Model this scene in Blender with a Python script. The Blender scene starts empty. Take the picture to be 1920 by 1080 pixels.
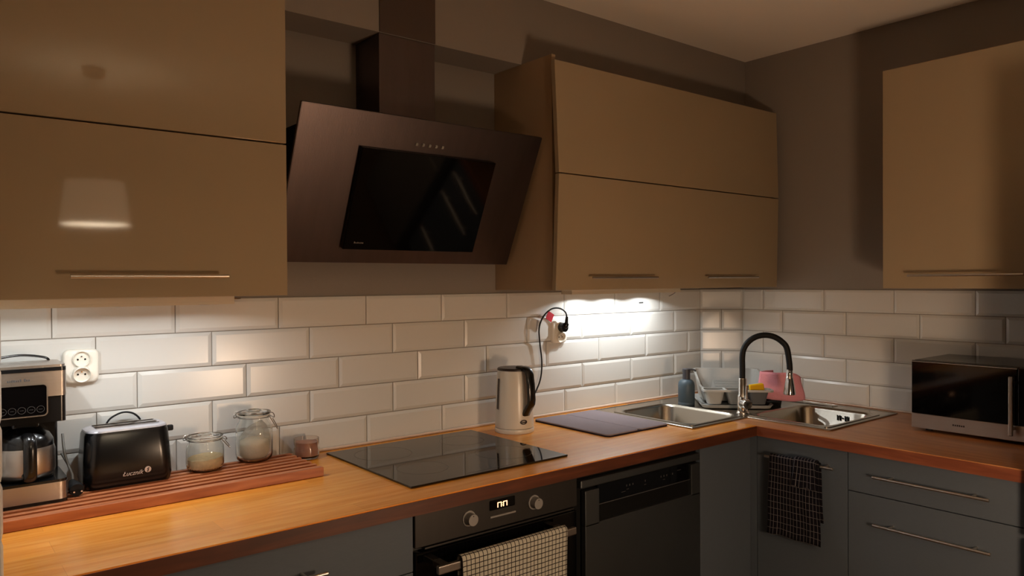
import bpy, bmesh, math, random
from mathutils import Vector, Matrix
random.seed(7)
PI = math.pi
S = bpy.context.scene
COL = S.collection

# ------------------------------------------------------------ camera, world, lights, exposure
def rotcols(yaw, pitch, roll):
    f = Vector((math.sin(yaw)*math.cos(pitch), math.cos(yaw)*math.cos(pitch), math.sin(pitch)))
    r = Vector((math.cos(yaw), -math.sin(yaw), 0)); u = r.cross(f)
    return r*math.cos(roll)+u*math.sin(roll), -r*math.sin(roll)+u*math.cos(roll), f
cd = bpy.data.cameras.new('camera'); cam = bpy.data.objects.new('camera', cd); COL.objects.link(cam)
r_, u_, f_ = rotcols(0.67885, -0.00923, -0.00597)
M = Matrix((r_, u_, -f_)).transposed().to_4x4(); M.translation = (-3.0141, -2.2695, 1.4459)
cam.matrix_world = M
cd.sensor_width = 36; cd.lens = 36*1400/1920; cd.clip_start = .02
S.camera = cam
W = bpy.data.worlds.new('world'); S.world = W; W.use_nodes = True
W.node_tree.nodes['Background'].inputs[0].default_value = (.05, .04, .03, 1)
W.node_tree.nodes['Background'].inputs[1].default_value = .2
vs = S.view_settings; vs.view_transform = 'Standard'; vs.look = 'None'; vs.gamma = 1; vs.use_curve_mapping = False
vs.exposure = 0.0
LED_W = 0.54
LED_COL = (.93, .98, 1.0)
LAMP_COL = (1.0, .72, .46)
SHADE_E, DIFF_E = 1.5, 40.0
FILL_GLOBE_E = 70.0  # added globe fill light, out of view
ROOM_FILL_W = 3.0          # faint fill light added behind the camera, no lamp seen there

def lamp(name, kind, loc, energy, col, **k):
    d = bpy.data.lights.new(name, kind); d.energy = energy; d.color = col
    o = bpy.data.objects.new(name, d); COL.objects.link(o); o.location = loc
    for a, b in k.items():
        if a == 'rot': o.rotation_euler = b
        else: setattr(d, a, b)
    return o
LEDX_L = [(-2.81, -.262), (-2.61, -.262), (-2.41, -.262)]
LEDX_R = [(-.845, -.125), (-.66, -.125), (-.452, -.125)]
for (x, y) in LEDX_L:
    lamp('led_light', 'AREA', (x, y, 1.3930), LED_W*1.6, LED_COL, shape='DISK', size=.012)
for (x, y) in LEDX_R:
    lamp('led_light', 'AREA', (x, y, 1.3975), LED_W*2.1, LED_COL, shape='DISK', size=.010)
lamp('room_fill_light', 'AREA', (-3.7, -4.4, 2.44), ROOM_FILL_W, (1, .74, .5), shape='DISK', size=.8)

# ------------------------------------------------------------ materials
def srgb(h):
    c = [int(h[i:i+2], 16)/255 for i in (0, 2, 4)]
    return tuple(x/12.92 if x <= .04045 else ((x+.055)/1.055)**2.4 for x in c)+(1,)
def mat(name, col, rough=.5, metal=0., spec=.5, var=0., vscale=8., bump=0., bscale=60., stretch=(1, 1, 1), **k):
    m = bpy.data.materials.new(name); m.use_nodes = True; nt = m.node_tree; b = nt.nodes['Principled BSDF']
    c = srgb(col) if isinstance(col, str) else tuple(col)+(1,)
    b.inputs['Base Color'].default_value = c; b.inputs['Roughness'].default_value = rough
    b.inputs['Metallic'].default_value = metal; b.inputs['Specular IOR Level'].default_value = spec
    for a, v in k.items(): b.inputs[a.replace('_', ' ')].default_value = v
    if var or bump:
        tc = nt.nodes.new('ShaderNodeTexCoord'); mp = nt.nodes.new('ShaderNodeMapping')
        mp.inputs['Scale'].default_value = stretch
        nt.links.new(tc.outputs['Object'], mp.inputs[0])
    if var:
        n = nt.nodes.new('ShaderNodeTexNoise'); n.inputs['Scale'].default_value = vscale; n.inputs['Detail'].default_value = 5
        nt.links.new(mp.outputs[0], n.inputs['Vector'])
        h = nt.nodes.new('ShaderNodeMixRGB'); h.blend_type = 'MIX'
        h.inputs[1].default_value = tuple(x*(1-var) for x in c[:3])+(1,); h.inputs[2].default_value = tuple(min(1, x*(1+var)) for x in c[:3])+(1,)
        nt.links.new(n.outputs['Fac'], h.inputs[0]); nt.links.new(h.outputs[0], b.inputs['Base Color'])
    if bump:
        n = nt.nodes.new('ShaderNodeTexNoise'); n.inputs['Scale'].default_value = bscale; n.inputs['Detail'].default_value = 4
        nt.links.new(mp.outputs[0], n.inputs['Vector'])
        bp = nt.nodes.new('ShaderNodeBump'); bp.inputs['Strength'].default_value = bump; bp.inputs['Distance'].default_value = .002
        nt.links.new(n.outputs['Fac'], bp.inputs['Height']); nt.links.new(bp.outputs[0], b.inputs['Normal'])
    return m
def emis(name, col, e):
    m = bpy.data.materials.new(name); m.use_nodes = True; nt = m.node_tree; b = nt.nodes['Principled BSDF']
    b.inputs['Base Color'].default_value = (.8, .8, .8, 1)
    b.inputs['Emission Color'].default_value = tuple(col)+(1,); b.inputs['Emission Strength'].default_value = e
    return m
def glassmat(name, col=(1, 1, 1), rough=0., ior=1.45):
    m = bpy.data.materials.new(name); m.use_nodes = True; b = m.node_tree.nodes['Principled BSDF']
    b.inputs['Base Color'].default_value = tuple(col)+(1,); b.inputs['Transmission Weight'].default_value = 1
    b.inputs['Roughness'].default_value = rough; b.inputs['IOR'].default_value = ior
    return m
def woodmat(name, c1, c2, c3, axis='X', rough=.35, plank=.0, spec=.5):
    m = bpy.data.materials.new(name); m.use_nodes = True; nt = m.node_tree; b = nt.nodes['Principled BSDF']; L = nt.links.new
    tc = nt.nodes.new('ShaderNodeTexCoord'); mp = nt.nodes.new('ShaderNodeMapping')
    mp.inputs['Scale'].default_value = (1.2, 14, 14) if axis == 'X' else (14, 1.2, 14)
    L(tc.outputs['Object'], mp.inputs[0])
    n = nt.nodes.new('ShaderNodeTexNoise'); n.inputs['Scale'].default_value = 4; n.inputs['Detail'].default_value = 8; n.inputs['Distortion'].default_value = .6
    L(mp.outputs[0], n.inputs['Vector'])
    cr = nt.nodes.new('ShaderNodeValToRGB'); e = cr.color_ramp.elements
    e[0].position = .3; e[0].color = srgb(c1); e[1].position = .7; e[1].color = srgb(c3)
    x = e.new(.5); x.color = srgb(c2)
    L(n.outputs['Fac'], cr.inputs[0])
    out = cr.outputs[0]
    if plank:
        bt = nt.nodes.new('ShaderNodeTexBrick'); bt.inputs['Scale'].default_value = 1
        bt.inputs['Brick Width'].default_value = .62; bt.inputs['Row Height'].default_value = plank; bt.inputs['Mortar Size'].default_value = .0006
        bt.inputs['Color1'].default_value = (.9, .9, .9, 1); bt.inputs['Color2'].default_value = (1.05, 1.04, 1.02, 1); bt.inputs['Mortar'].default_value = (.85, .8, .78, 1)
        mp2 = nt.nodes.new('ShaderNodeMapping')
        if axis == 'Y': mp2.inputs['Rotation'].default_value = (0, 0, PI/2)
        L(tc.outputs['Object'], mp2.inputs[0]); L(mp2.outputs[0], bt.inputs['Vector'])
        mx = nt.nodes.new('ShaderNodeMixRGB'); mx.blend_type = 'MULTIPLY'; mx.inputs[0].default_value = 1
        L(out, mx.inputs[1]); L(bt.outputs['Color'], mx.inputs[2]); out = mx.outputs[0]
    L(out, b.inputs['Base Color'])
    b.inputs['Roughness'].default_value = rough; b.inputs['Specular IOR Level'].default_value = spec
    bp = nt.nodes.new('ShaderNodeBump'); bp.inputs['Strength'].default_value = .08; bp.inputs['Distance'].default_value = .001
    L(n.outputs['Fac'], bp.inputs['Height']); L(bp.outputs[0], b.inputs['Normal'])
    return m
def gridmat(name, base, line, sx, w, ax='X', rough=.95, sz=None, w2=None):
    """woven check: lines every sx metres across (object ax) and down (object Z)"""
    m = bpy.data.materials.new(name); m.use_nodes = True; nt = m.node_tree; b = nt.nodes['Principled BSDF']; L = nt.links.new
    uv = nt.nodes.new('ShaderNodeUVMap'); sp = nt.nodes.new('ShaderNodeSeparateXYZ'); L(uv.outputs[0], sp.inputs[0])
    def lines(o, s, w):
        d = nt.nodes.new('ShaderNodeMath'); d.operation = 'DIVIDE'; d.inputs[1].default_value = s; L(o, d.inputs[0])
        fr = nt.nodes.new('ShaderNodeMath'); fr.operation = 'FRACT'; L(d.outputs[0], fr.inputs[0])
        lt = nt.nodes.new('ShaderNodeMath'); lt.operation = 'LESS_THAN'; lt.inputs[1].default_value = w; L(fr.outputs[0], lt.inputs[0])
        return lt.outputs[0]
    a = lines(sp.outputs[0], sx, w); c = lines(sp.outputs[1], sz or sx, w2 or w)
    mxn = nt.nodes.new('ShaderNodeMath'); mxn.operation = 'MAXIMUM'; L(a, mxn.inputs[0]); L(c, mxn.inputs[1])
    mx = nt.nodes.new('ShaderNodeMixRGB'); mx.inputs[1].default_value = srgb(base); mx.inputs[2].default_value = srgb(line)
    L(mxn.outputs[0], mx.inputs[0]); L(mx.outputs[0], b.inputs['Base Color'])
    b.inputs['Roughness'].default_value = rough; b.inputs['Specular IOR Level'].default_value = .1
    return m

m_wall = mat('wall_paint', '8a8178', .9, spec=.2, var=.04, vscale=3, bump=.15, bscale=140)
m_ceil = mat('ceiling_paint', 'efe8dc', .95, spec=.1, bump=.1, bscale=90)
m_tile = mat('tile_glaze', 'd3d1cb', .22, spec=.4, var=.02, vscale=5, bump=.12, bscale=9)
m_grout = mat('grout', '9a9187', .9, spec=.2, bump=.3, bscale=300)
m_cream = mat('cream_gloss', '9d8b70', .05, spec=.3, var=.03, vscale=4)
m_creamc = mat('cream_carcass', 'a58c6e', .5, spec=.3)
m_grey = mat('grey_front', '50575f', .45, spec=.35, var=.10, vscale=60, stretch=(1, 1, 8), bump=.05)
m_greyc = mat('grey_carcass', '2a2b2a', .6)
m_dark = mat('black_gap', '050505', .7, spec=.2)
m_steel = mat('brushed_steel', 'b4aca4', .32, metal=1, var=.06, vscale=6, stretch=(1, 1, 40), bump=.1, bscale=40)
m_knob = mat('knob_silver', '8a8682', .45, metal=.3)
m_hood = mat('hood_steel', '5f5553', .38, metal=1, var=.12, vscale=5, stretch=(8, 1, 1), bump=.1, bscale=60)
m_sink = mat('sink_steel', 'b5aea2', .24, metal=1, bump=.08, bscale=120)
m_chrome = mat('chrome', 'dcdcdc', .07, metal=1)
m_handle = mat('handle_steel', 'cac4bc', .3, metal=1)
m_blackgl = mat('black_glass', '040405', .06, spec=.45)
m_hob = mat('hob_glass', '030303', .045, spec=.9)
m_blackpl = mat('black_plastic', '0b0b0c', .22, spec=.5)
m_blackmat = mat('black_matte', '0c0c0d', .6, spec=.3)
m_whitepl = mat('white_plastic', 'e8e3d6', .3, spec=.5)
m_kettle = mat('kettle_plastic', 'd6d0c4', .28, spec=.5)
m_dw = mat('dishwasher_steel', '5c5f60', .42, metal=.9, var=.08, vscale=5, bump=.05)
m_oven = mat('oven_steel', '4c4946', .4, metal=.9, var=.08, vscale=6, stretch=(6, 1, 1))
m_darkmark = mat('dark_print', '1a0f0d', .5)
m_lightmark = mat('pale_print', 'c9b0a0', .4)
m_greymark = mat('grey_print', '3c3b3b', .5)
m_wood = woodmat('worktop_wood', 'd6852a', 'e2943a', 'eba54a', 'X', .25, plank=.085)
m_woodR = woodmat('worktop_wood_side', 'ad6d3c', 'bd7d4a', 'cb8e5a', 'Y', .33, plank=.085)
m_slat = woodmat('slat_wood', '9a5430', 'b0683f', 'c47c50', 'X', .4)
m_glass = glassmat('jar_glass', (.97, .98, .96))
m_glass2 = glassmat('jar_glass_warm', (.93, .85, .8), .08)
m_wire = mat('bail_wire', '8b8278', .3, metal=1)
m_gasket = mat('gasket_rubber', 'c9c7bb', .6)
m_sugar = mat('sugar', 'e3cba2', .95, spec=.1, var=.25, vscale=120, bump=.5, bscale=400)
m_flour = mat('flour', 'efe0c6', .95, spec=.1, bump=.4, bscale=200)
m_bag = mat('bag_film', 'eceae4', .2, spec=.6, Transmission_Weight=.6, Alpha=.45)
m_soap = mat('soap_bottle_plastic', '44525b', .45, spec=.4)
m_soapcap = mat('soap_pump_plastic', '3b3b40', .45)
m_rack = mat('rack_plastic', 'b3b2ad', .4, spec=.4)
m_rack_shaded = mat('rack_plastic_shaded', '5f6163', .4, spec=.4)  # same rack plastic, darkened for the shade on the right cup
m_sponge = mat('sponge_foam', 'e8b020', .95, spec=.1, bump=1, bscale=400)
m_scour = mat('sponge_scourer', 'e9d992', .95, spec=.1, bump=1, bscale=400)
m_pink = mat('pink_cloth', 'efa3b0', .95, spec=.1, bump=1, bscale=250)
m_mat = mat('drying_mat_cloth', '8d8083', .95, spec=.15, bump=1, bscale=500)
m_mate = mat('drying_mat_edge', '26202a', .9, spec=.1)
m_red = mat('red_tag', 'c02030', .5)
m_fridge = mat('fridge_steel', '8d867c', .4, metal=.6)
m_floor = woodmat('floor_laminate', '5a4430', '6b5138', '7b5f42', 'X', .5, plank=.19)
m_towelA = gridmat('checked_cream_towel', 'a9a497', '221e1e', .0135, .17)
m_towelB = gridmat('checked_black_towel', '141217', '6a6566', .0118, .12, sz=.0235, w2=.06)
m_led = emis('led_emitter', LED_COL, 6)
m_dig = emis('display_digit', (1, .45, .2), 3)
m_shade = emis('lampshade_glow', LAMP_COL, SHADE_E)
m_diff = emis('lamp_diffuser', (1, .8, .55), DIFF_E)
m_silic = mat('sealant', 'd9c4b2', .4)
m_card = mat('cardboard', '6b5038', .9)

# ------------------------------------------------------------ helpers
class B:
    def __init__(s): s.b = bmesh.new()
    def box(s, x0, x1, y0, y1, z0, z1, bev=0, seg=2):
        t = bmesh.new(); bmesh.ops.create_cube(t, size=1)
        for v in t.verts: v.co = ((x0+x1)/2+v.co.x*(x1-x0), (y0+y1)/2+v.co.y*(y1-y0), (z0+z1)/2+v.co.z*(z1-z0))
        if bev: bmesh.ops.bevel(t, geom=t.edges[:], offset=bev, segments=seg, profile=.5, affect='EDGES')
        s.add(t); return s
    def add(s, t, M=None):
        if M: t.transform(M)
        me = bpy.data.meshes.new('tmp'); t.to_mesh(me); s.b.from_mesh(me); bpy.data.meshes.remove(me); t.free(); return s
    def loft(s, rings, cap=(True, True), close=True):
        R = [[s.b.verts.new(p) for p in r] for r in rings]; n = len(R[0])
        for a, c in zip(R, R[1:]):
            for i in range(n if close else n-1):
                j = (i+1) % n
                try: s.b.faces.new((a[i], a[j], c[j], c[i]))
                except ValueError: pass
        if cap[0]: s.b.faces.new(R[0][::-1])
        if cap[1]: s.b.faces.new(R[-1])
        return s
    def lathe(s, prof, c=(0, 0, 0), n=32, cap=(True, True), M=None):
        t = B()
        t.loft([[(r*math.cos(2*PI*i/n), r*math.sin(2*PI*i/n), z) for i in range(n)] for r, z in prof], cap)
        t.b.transform(Matrix.Translation(c) @ (M or Matrix())); 
        return s.add(t.b)
    def cyl(s, p, q, r, r2=None, n=20):
        p, q = Vector(p), Vector(q); d = q-p
        Mx = Matrix.Translation(p) @ d.to_track_quat('Z', 'Y').to_matrix().to_4x4()
        t = B(); r2 = r if r2 is None else r2
        t.loft([[(a*math.cos(2*PI*i/n), a*math.sin(2*PI*i/n), z) for i in range(n)] for a, z in ((r, 0), (r2, d.length))])
        t.b.transform(Mx); return s.add(t.b)
    def tube(s, pts, r, n=8, sm=6):
        P = [Vector(p) for p in pts]
        if sm:
            Q = []
            for i in range(len(P)-1):
                a, b, c, d = P[max(i-1, 0)], P[i], P[i+1], P[min(i+2, len(P)-1)]
                for k in range(sm):
                    t = k/sm
                    Q.append(.5*((2*b)+(c-a)*t+(2*a-5*b+4*c-d)*t*t+(3*b-a-3*c+d)*t**3))
            Q.append(P[-1]); P = Q
        rings = []; up = Vector((0, 0, 1)); prev = None
        for i, p in enumerate(P):
            d = (P[min(i+1, len(P)-1)]-P[max(i-1, 0)]).normalized()
            if prev is None:
                a = d.cross(up); a = a if a.length > .1 else d.cross(Vector((1, 0, 0)))
            else: a = prev-d*prev.dot(d)
            a.normalize(); prev = a; b = d.cross(a)
            rr = r[i*(len(r)-1)//max(1, len(P)-1)] if isinstance(r, (list, tuple)) else r
            rings.append([tuple(p+(a*math.cos(2*PI*k/n)+b*math.sin(2*PI*k/n))*rr) for k in range(n)])
        return s.loft(rings)
    def build(s, name, m, parent=None, world=True, smooth=None, **tags):
        bmesh.ops.recalc_face_normals(s.b, faces=s.b.faces)
        me = bpy.data.meshes.new(name)
        if smooth is not None:
            for f in s.b.faces: f.smooth = True
            for e in s.b.edges:
                if len(e.link_faces) == 2 and e.calc_face_angle(0) > math.radians(smooth): e.smooth = False
        s.b.to_mesh(me); s.b.free(); me.materials.append(m)
        o = bpy.data.objects.new(name, me); COL.objects.link(o)
        if parent is not None:
            o.parent = parent
            if world: me.transform(pm(parent).inverted())
        for a, v in tags.items(): o[a] = v
        return o
def pm(o):
    M = Matrix.Translation(o.location) @ o.rotation_euler.to_matrix().to_4x4()
    return pm(o.parent) @ M if o.parent else M
def thing(name, label, cat, loc, rz=0, group=None):
    o = bpy.data.objects.new(name, None); o.empty_display_size = .05; COL.objects.link(o)
    o.location = loc; o.rotation_euler = (0, 0, rz); o['label'] = label; o['category'] = cat
    if group: o['group'] = group
    return o
def tag(o, label, cat, group=None):
    o['label'] = label; o['category'] = cat
    if group: o['group'] = group
    return o
def box(name, m, a, parent=None, bev=0, **t): return B().box(*a, bev=bev).build(name, m, parent, **t)
def struct(name, m, a): return box(name, m, a, kind='structure')
def rrect(x0, x1, y0, y1, r, z, n=6):
    P = []
    for cx, cy, a in ((x1-r, y1-r, 0), (x0+r, y1-r, 90), (x0+r, y0+r, 180), (x1-r, y0+r, 270)):
        for k in range(n+1):
            t = math.radians(a+90*k/n); P.append((cx+r*math.cos(t), cy+r*math.sin(t), z))
    return P
def textmesh(name, txt, size, m, parent, loc, rot, shear=0., depth=.0003, align='CENTER'):
    cu = bpy.data.curves.new(name, 'FONT'); cu.body = txt; cu.size = size; cu.extrude = depth; cu.shear = shear
    cu.align_x = align; cu.align_y = 'CENTER'
    t = bpy.data.objects.new(name, cu); COL.objects.link(t)
    dg = bpy.context.evaluated_depsgraph_get(); me = bpy.data.meshes.new_from_object(t.evaluated_get(dg))
    bpy.data.objects.remove(t); me.materials.clear(); me.materials.append(m)
    me.transform(Matrix.Translation(loc) @ rot.to_4x4())
    o = bpy.data.objects.new(name, me); COL.objects.link(o); o.parent = parent
    me.transform(pm(parent).inverted())
    return o
from mathutils import Euler
def wordmark(parent, m, origin, du, dv_, dn, width, height, heights):
    # a maker's mark too small to read: one short stroke per letter
    b = B(); n = len(heights); pw = width/n; t = bmesh.new()
    for i, h in enumerate(heights):
        if not h: continue
        t = bmesh.new(); bmesh.ops.create_cube(t, size=1)
        for v in t.verts:
            p = Vector(origin)+du*(i*pw+pw*.5+v.co.x*pw*.72)+dv_*((v.co.z+.5)*height*h)+dn*(v.co.y*.0004)
            v.co = p
        b.add(t)
    return b.build('logo', m, parent, kind='stuff')
FACE_Y = Euler((PI/2, 0, 0)).to_matrix()            # text facing -y
FACE_X = Euler((PI/2, 0, -PI/2)).to_matrix()        # text facing -x

# ------------------------------------------------------------ the room
CX = .1449            # right wall plane
ZL = [1.400, 1.3026, 1.2009, 1.0992, .9975, .900]
floor = struct('floor', m_floor, (-5.5, .4, -5.2, .3, -.1, 0))
ceiling = struct('ceiling', m_ceil, (-5.5, .4, -5.2, .3, 2.5, 2.6))
wall_back = struct('wall_back', m_wall, (-5.5, CX+.1, .004, .14, 0, 2.5))
wall_right = struct('wall_right', m_wall, (CX+.004, CX+.14, -5.2, .14, 0, 2.5))
struct('wall_far_left', m_wall, (-5.5, -5.4, -5.2, .14, 0, 2.5))
struct('wall_front', m_wall, (-5.5, .4, -5.3, -5.2, 0, 2.5))
part = struct('wall_left', m_wall, (-3.0, -2.8975, -.700, .01, 0, 2.5))
soffit = struct('trim_1', m_wall, (-2.8975, CX+.01, -.158, .01, 2.239, 2.5))
ch = B(); ch.loft([[(-.004, .006, z), (CX+.004, -.1449-.004, z), (CX+.006, .006, z)] for z in (.85, 1.404)])
chamfer = ch.build('wall_corner', m_wall, kind='structure')
box('grout', m_grout, (-2.892, 0, .0005, .006, .9, 1.4), wall_back)
box('grout', m_grout, (CX+.0005, CX+.006, -1.56, -.1449, .9, 1.4), wall_right)
g = B(); q = .0005
g.loft([[(q, q, z), (CX+q, -.1449+q, z), (CX+.004, -.1449+.004, z), (.004, .004, z)] for z in (.9, 1.4)]); g.build('grout', m_grout, chamfer)
TM = {}
def tilemesh(w, h):
    k = (round(w, 3), round(h, 3))
    if k in TM: return TM[k]
    b = bmesh.new(); g = .0012; bw = .0105; R = []
    for ins, y in ((0, .0005), (0, -.0022), (.0007, -.0030), (bw, -.0062)):
        a, c = w/2-g-ins, h/2-g-ins
        R.append([b.verts.new((sx*a, y, sz*c)) for sx, sz in ((-1, -1), (1, -1), (1, 1), (-1, 1))])
    for p, qq in zip(R, R[1:]):
        for i in range(4): b.faces.new((p[i], p[(i+1) % 4], qq[(i+1) % 4], qq[i]))
    b.faces.new(R[-1]); me = bpy.data.meshes.new('tile'); b.to_mesh(me); b.free(); me.materials.append(m_tile)
    TM[k] = me; return me
def tile(parent, x, y, z, rz, w, h):
    if w < .012: return
    o = bpy.data.objects.new('tile', tilemesh(w, h)); COL.objects.link(o); o.parent = parent
    o.location = (x, y, z); o.rotation_euler = (random.uniform(-.0022, .0022), random.uniform(-.0022, .0022)*.4, rz+random.uniform(-.0015, .0015))
P = .303
for r, off in enumerate((0, 2/3, 1/3, 2/3, 0)):
    z0, z1 = ZL[r+1], ZL[r]; e = 0.0
    joints = [0.0]; x = -P*off if off else -P
    while x > -2.8905: joints.append(x); x -= P
    joints.append(-2.8905)
    for a, c in zip(joints, joints[1:]): tile(wall_back, (a+c)/2, 0, (z0+z1)/2, 0, a-c, z1-z0)
cw = .2049
for r in range(5):
    z0, z1 = ZL[r+1], ZL[r]
    J = [0, cw] if r % 2 == 0 else [0, cw/2, cw]
    for a, c in zip(J, J[1:]):
        t = (a+c)/2; tile(chamfer, t*.7071, -t*.7071, (z0+z1)/2, -PI/4, c-a, z1-z0)
for r, off in enumerate((0, 1/3, 0, 1/3, 2/3)):
    z0, z1 = ZL[r+1], ZL[r]
    J = [0]; u = .1122+P*off
    while u < 1.40: J.append(u); u += P
    J.append(1.41)
    for a, c in zip(J, J[1:]): tile(wall_right, CX, -.1449-(a+c)/2, (z0+z1)/2, -PI/2, c-a, z1-z0)
box('grout', m_grout, (-2.898, -2.8965, -.699, 0, .9, 1.4), part)
for r in range(5):
    z0, z1 = ZL[r+1], ZL[r]
    J = [-.699, -.303*2, -.303, 0] if r % 2 == 0 else [-.699, -.505, -.202, 0]
    for a, c in zip(J, J[1:]): tile(part, -2.8968, (a+c)/2, (z0+z1)/2, PI/2, c-a, z1-z0)
sl = B(); sl.box(-2.888, 0, -.016, -.004, .9, .909, bev=.003); o = sl.build('trim_2', m_silic, kind='structure')
sl = B(); sl.box(CX-.012, CX-.004, -1.53, -.16, .9, .907, bev=.003); o = sl.build('trim_3', m_silic, kind='structure')

# ------------------------------------------------------------ worktop with sink cut-outs
SX0, SX1, SY0, SY1 = -.79, .085, -.90, -.055
B1 = (-.752, -.432, -.525, -.140); B2 = (-.405, -.010, -.868, -.545)
def cells(xs, ys, inside, z0, z1):
    b = bmesh.new(); V = {}
    def v(i, j, k):
        if (i, j, k) not in V: V[(i, j, k)] = b.verts.new((xs[i], ys[j], (z0, z1)[k]))
        return V[(i, j, k)]
    F = {(i, j): inside((xs[i]+xs[i+1])/2, (ys[j]+ys[j+1])/2) for i in range(len(xs)-1) for j in range(len(ys)-1)}
    for (i, j), f in F.items():
        if not f: continue
        b.faces.new((v(i, j, 1), v(i+1, j, 1), v(i+1, j+1, 1), v(i, j+1, 1)))
        b.faces.new((v(i, j, 0), v(i, j+1, 0), v(i+1, j+1, 0), v(i+1, j, 0)))
        for di, dj, p, q in ((-1, 0, (i, j), (i, j+1)), (1, 0, (i+1, j), (i+1, j+1)), (0, -1, (i, j), (i+1, j)), (0, 1, (i, j+1), (i+1, j+1))):
            if not F.get((i+di, j+dj), False):
                b.faces.new((v(*p, 0), v(*q, 0), v(*q, 1), v(*p, 1)))
    return b
def inr(x, y, r, g=0): return r[0]-g < x < r[1]+g and r[2]-g < y < r[3]+g
YF, XF = -.672, -.553
def solid(x, y): return not inr(x, y, B1, .004) and not inr(x, y, B2, .004)
def worktop(name, mt, x0, x1, y0, y1, lab):
    xs = sorted({x0, x1, *[v for v in (B1[0]-.004, B1[1]+.004, B2[0]-.004, B2[1]+.004) if x0 < v < x1]})
    ys = sorted({y0, y1, *[v for v in (B1[2]-.004, B1[3]+.004, B2[2]-.004, B2[3]+.004) if y0 < v < y1]})
    b = B(); b.b = cells(xs, ys, solid, .862, .900)
    bmesh.ops.recalc_face_normals(b.b, faces=b.b.faces)
    ed = [e for e in b.b.edges if all(v.co.z > .89 for v in e.verts) and (all(abs(v.co.y-YF) < 1e-5 and v.co.x < XF+.001 for v in e.verts) or all(abs(v.co.x-XF) < 1e-5 and v.co.y < YF+.001 for v in e.verts))]
    bmesh.ops.bevel(b.b, geom=ed, offset=.003, segments=2, affect='EDGES')
    return tag(b.build(name, mt), lab, 'worktop')
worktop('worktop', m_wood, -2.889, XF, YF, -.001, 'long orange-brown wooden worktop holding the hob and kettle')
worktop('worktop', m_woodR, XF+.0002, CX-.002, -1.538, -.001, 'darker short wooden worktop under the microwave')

m_edge_shaded = woodmat('worktop_edge_shaded', '43200f', '502712', '60311a', 'X', .4)  # back run's front edge, its shade put into a darker wood colour
m_edgeR = woodmat('worktop_edge_shaded_side', '6a3520', '7a4128', '8a4e32', 'Y', .4)  # same edge wood, darkened less because more light reaches this side
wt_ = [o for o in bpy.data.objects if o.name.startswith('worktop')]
box('shaded_edge', m_edge_shaded, (-2.889, XF, YF-.0012, YF-.0001, .8622, .8975), [o for o in wt_ if o.name == 'worktop'][0])
box('shaded_edge', m_edgeR, (XF-.0012, XF-.0001, -1.538, YF-.0012, .8622, .8975), [o for o in wt_ if o.name != 'worktop'][0])

# ------------------------------------------------------------ sink
sink = thing('corner_sink', 'stainless steel corner sink with two bowls', 'sink', (-.35, -.4, .9))
xs = sorted({SX0, XF+.09, SX1, B1[0], B1[1], B2[0], B2[1]}); ys = sorted({SY0, -.575, SY1, B1[2], B1[3], B2[2], B2[3]})
xi = B2[0]-.04
xs = sorted({SX0, xi, SX1, B1[0], B1[1], B2[0], B2[1]}); yi = B1[2]-.035
ys = sorted({SY0, yi, SY1, B1[2], B1[3], B2[2], B2[3]})
d = B(); d.b = cells(xs, ys, lambda x, y: not inr(x, y, B1) and not inr(x, y, B2) and not (x < xi and y < yi), .8995, .9035)
d.build('deck', m_sink, sink)
def bowl(r, depth=.165, rad=.055):
    b = B(); R = []
    for ins, z, rr in ((-.010, .9032, .02), (-.010, .9062, .02), (-.002, .9072, rad*.9), (.004, .9055, rad), (.010, .895, rad), (.020, .9-depth+.02, rad), (.034, .9-depth+.005, rad*.8), (.055, .9-depth, rad*.6)):
        R.append(rrect(r[0]+ins, r[1]-ins, r[2]+ins, r[3]-ins, rr, z))
    b.loft(R, (False, True)); o = b.build('bowl', m_sink, sink, smooth=50)
    cx, cy = (r[0]+r[1])/2, (r[2]+r[3])/2; z = .9-depth
    D = B(); D.lathe([(.042, z+.001), (.042, z+.004), (.036, z+.005), (.03, z+.0035), (.012, z+.003)], (cx, cy, 0)); D.build('drain', m_chrome, sink, smooth=40)
    return o
bowl(B1); bw2 = bowl(B2)
# outer lip of the sink
l = B()
for p, q in (((SX0, SY1), (SX0, yi)), ((SX0, yi), (xi, yi)), ((xi, yi), (xi, SY0)), ((xi, SY0), (SX1, SY0)), ((SX1, SY0), (SX1, SY1)), ((SX1, SY1), (SX0, SY1))):
    l.cyl((*p, .9025), (*q, .9025), .0032, n=8)
l.build('lip', m_sink, sink, smooth=60)
# overflow slots in the far wall of the right bowl
ov = B()
xw = B2[1]-.0135
for k, (dy, h) in enumerate(((-.026, .022), (-.015, .022), (-.004, .006), (.007, .022), (.018, .022))):
    cy = -.735-dy; cz = .872 if h > .01 else .872
    ov.box(xw-.003, xw-.001, cy-.0028, cy+.0028, cz-h/2, cz+h/2, bev=.0008, seg=1)
ov.build('overflow_slots', m_dark, sink)
rb = B(); rb.box(.03, .075, -.66, -.2, .9035, .9065, bev=.003); rb.build('ridge', m_sink, sink)

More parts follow.
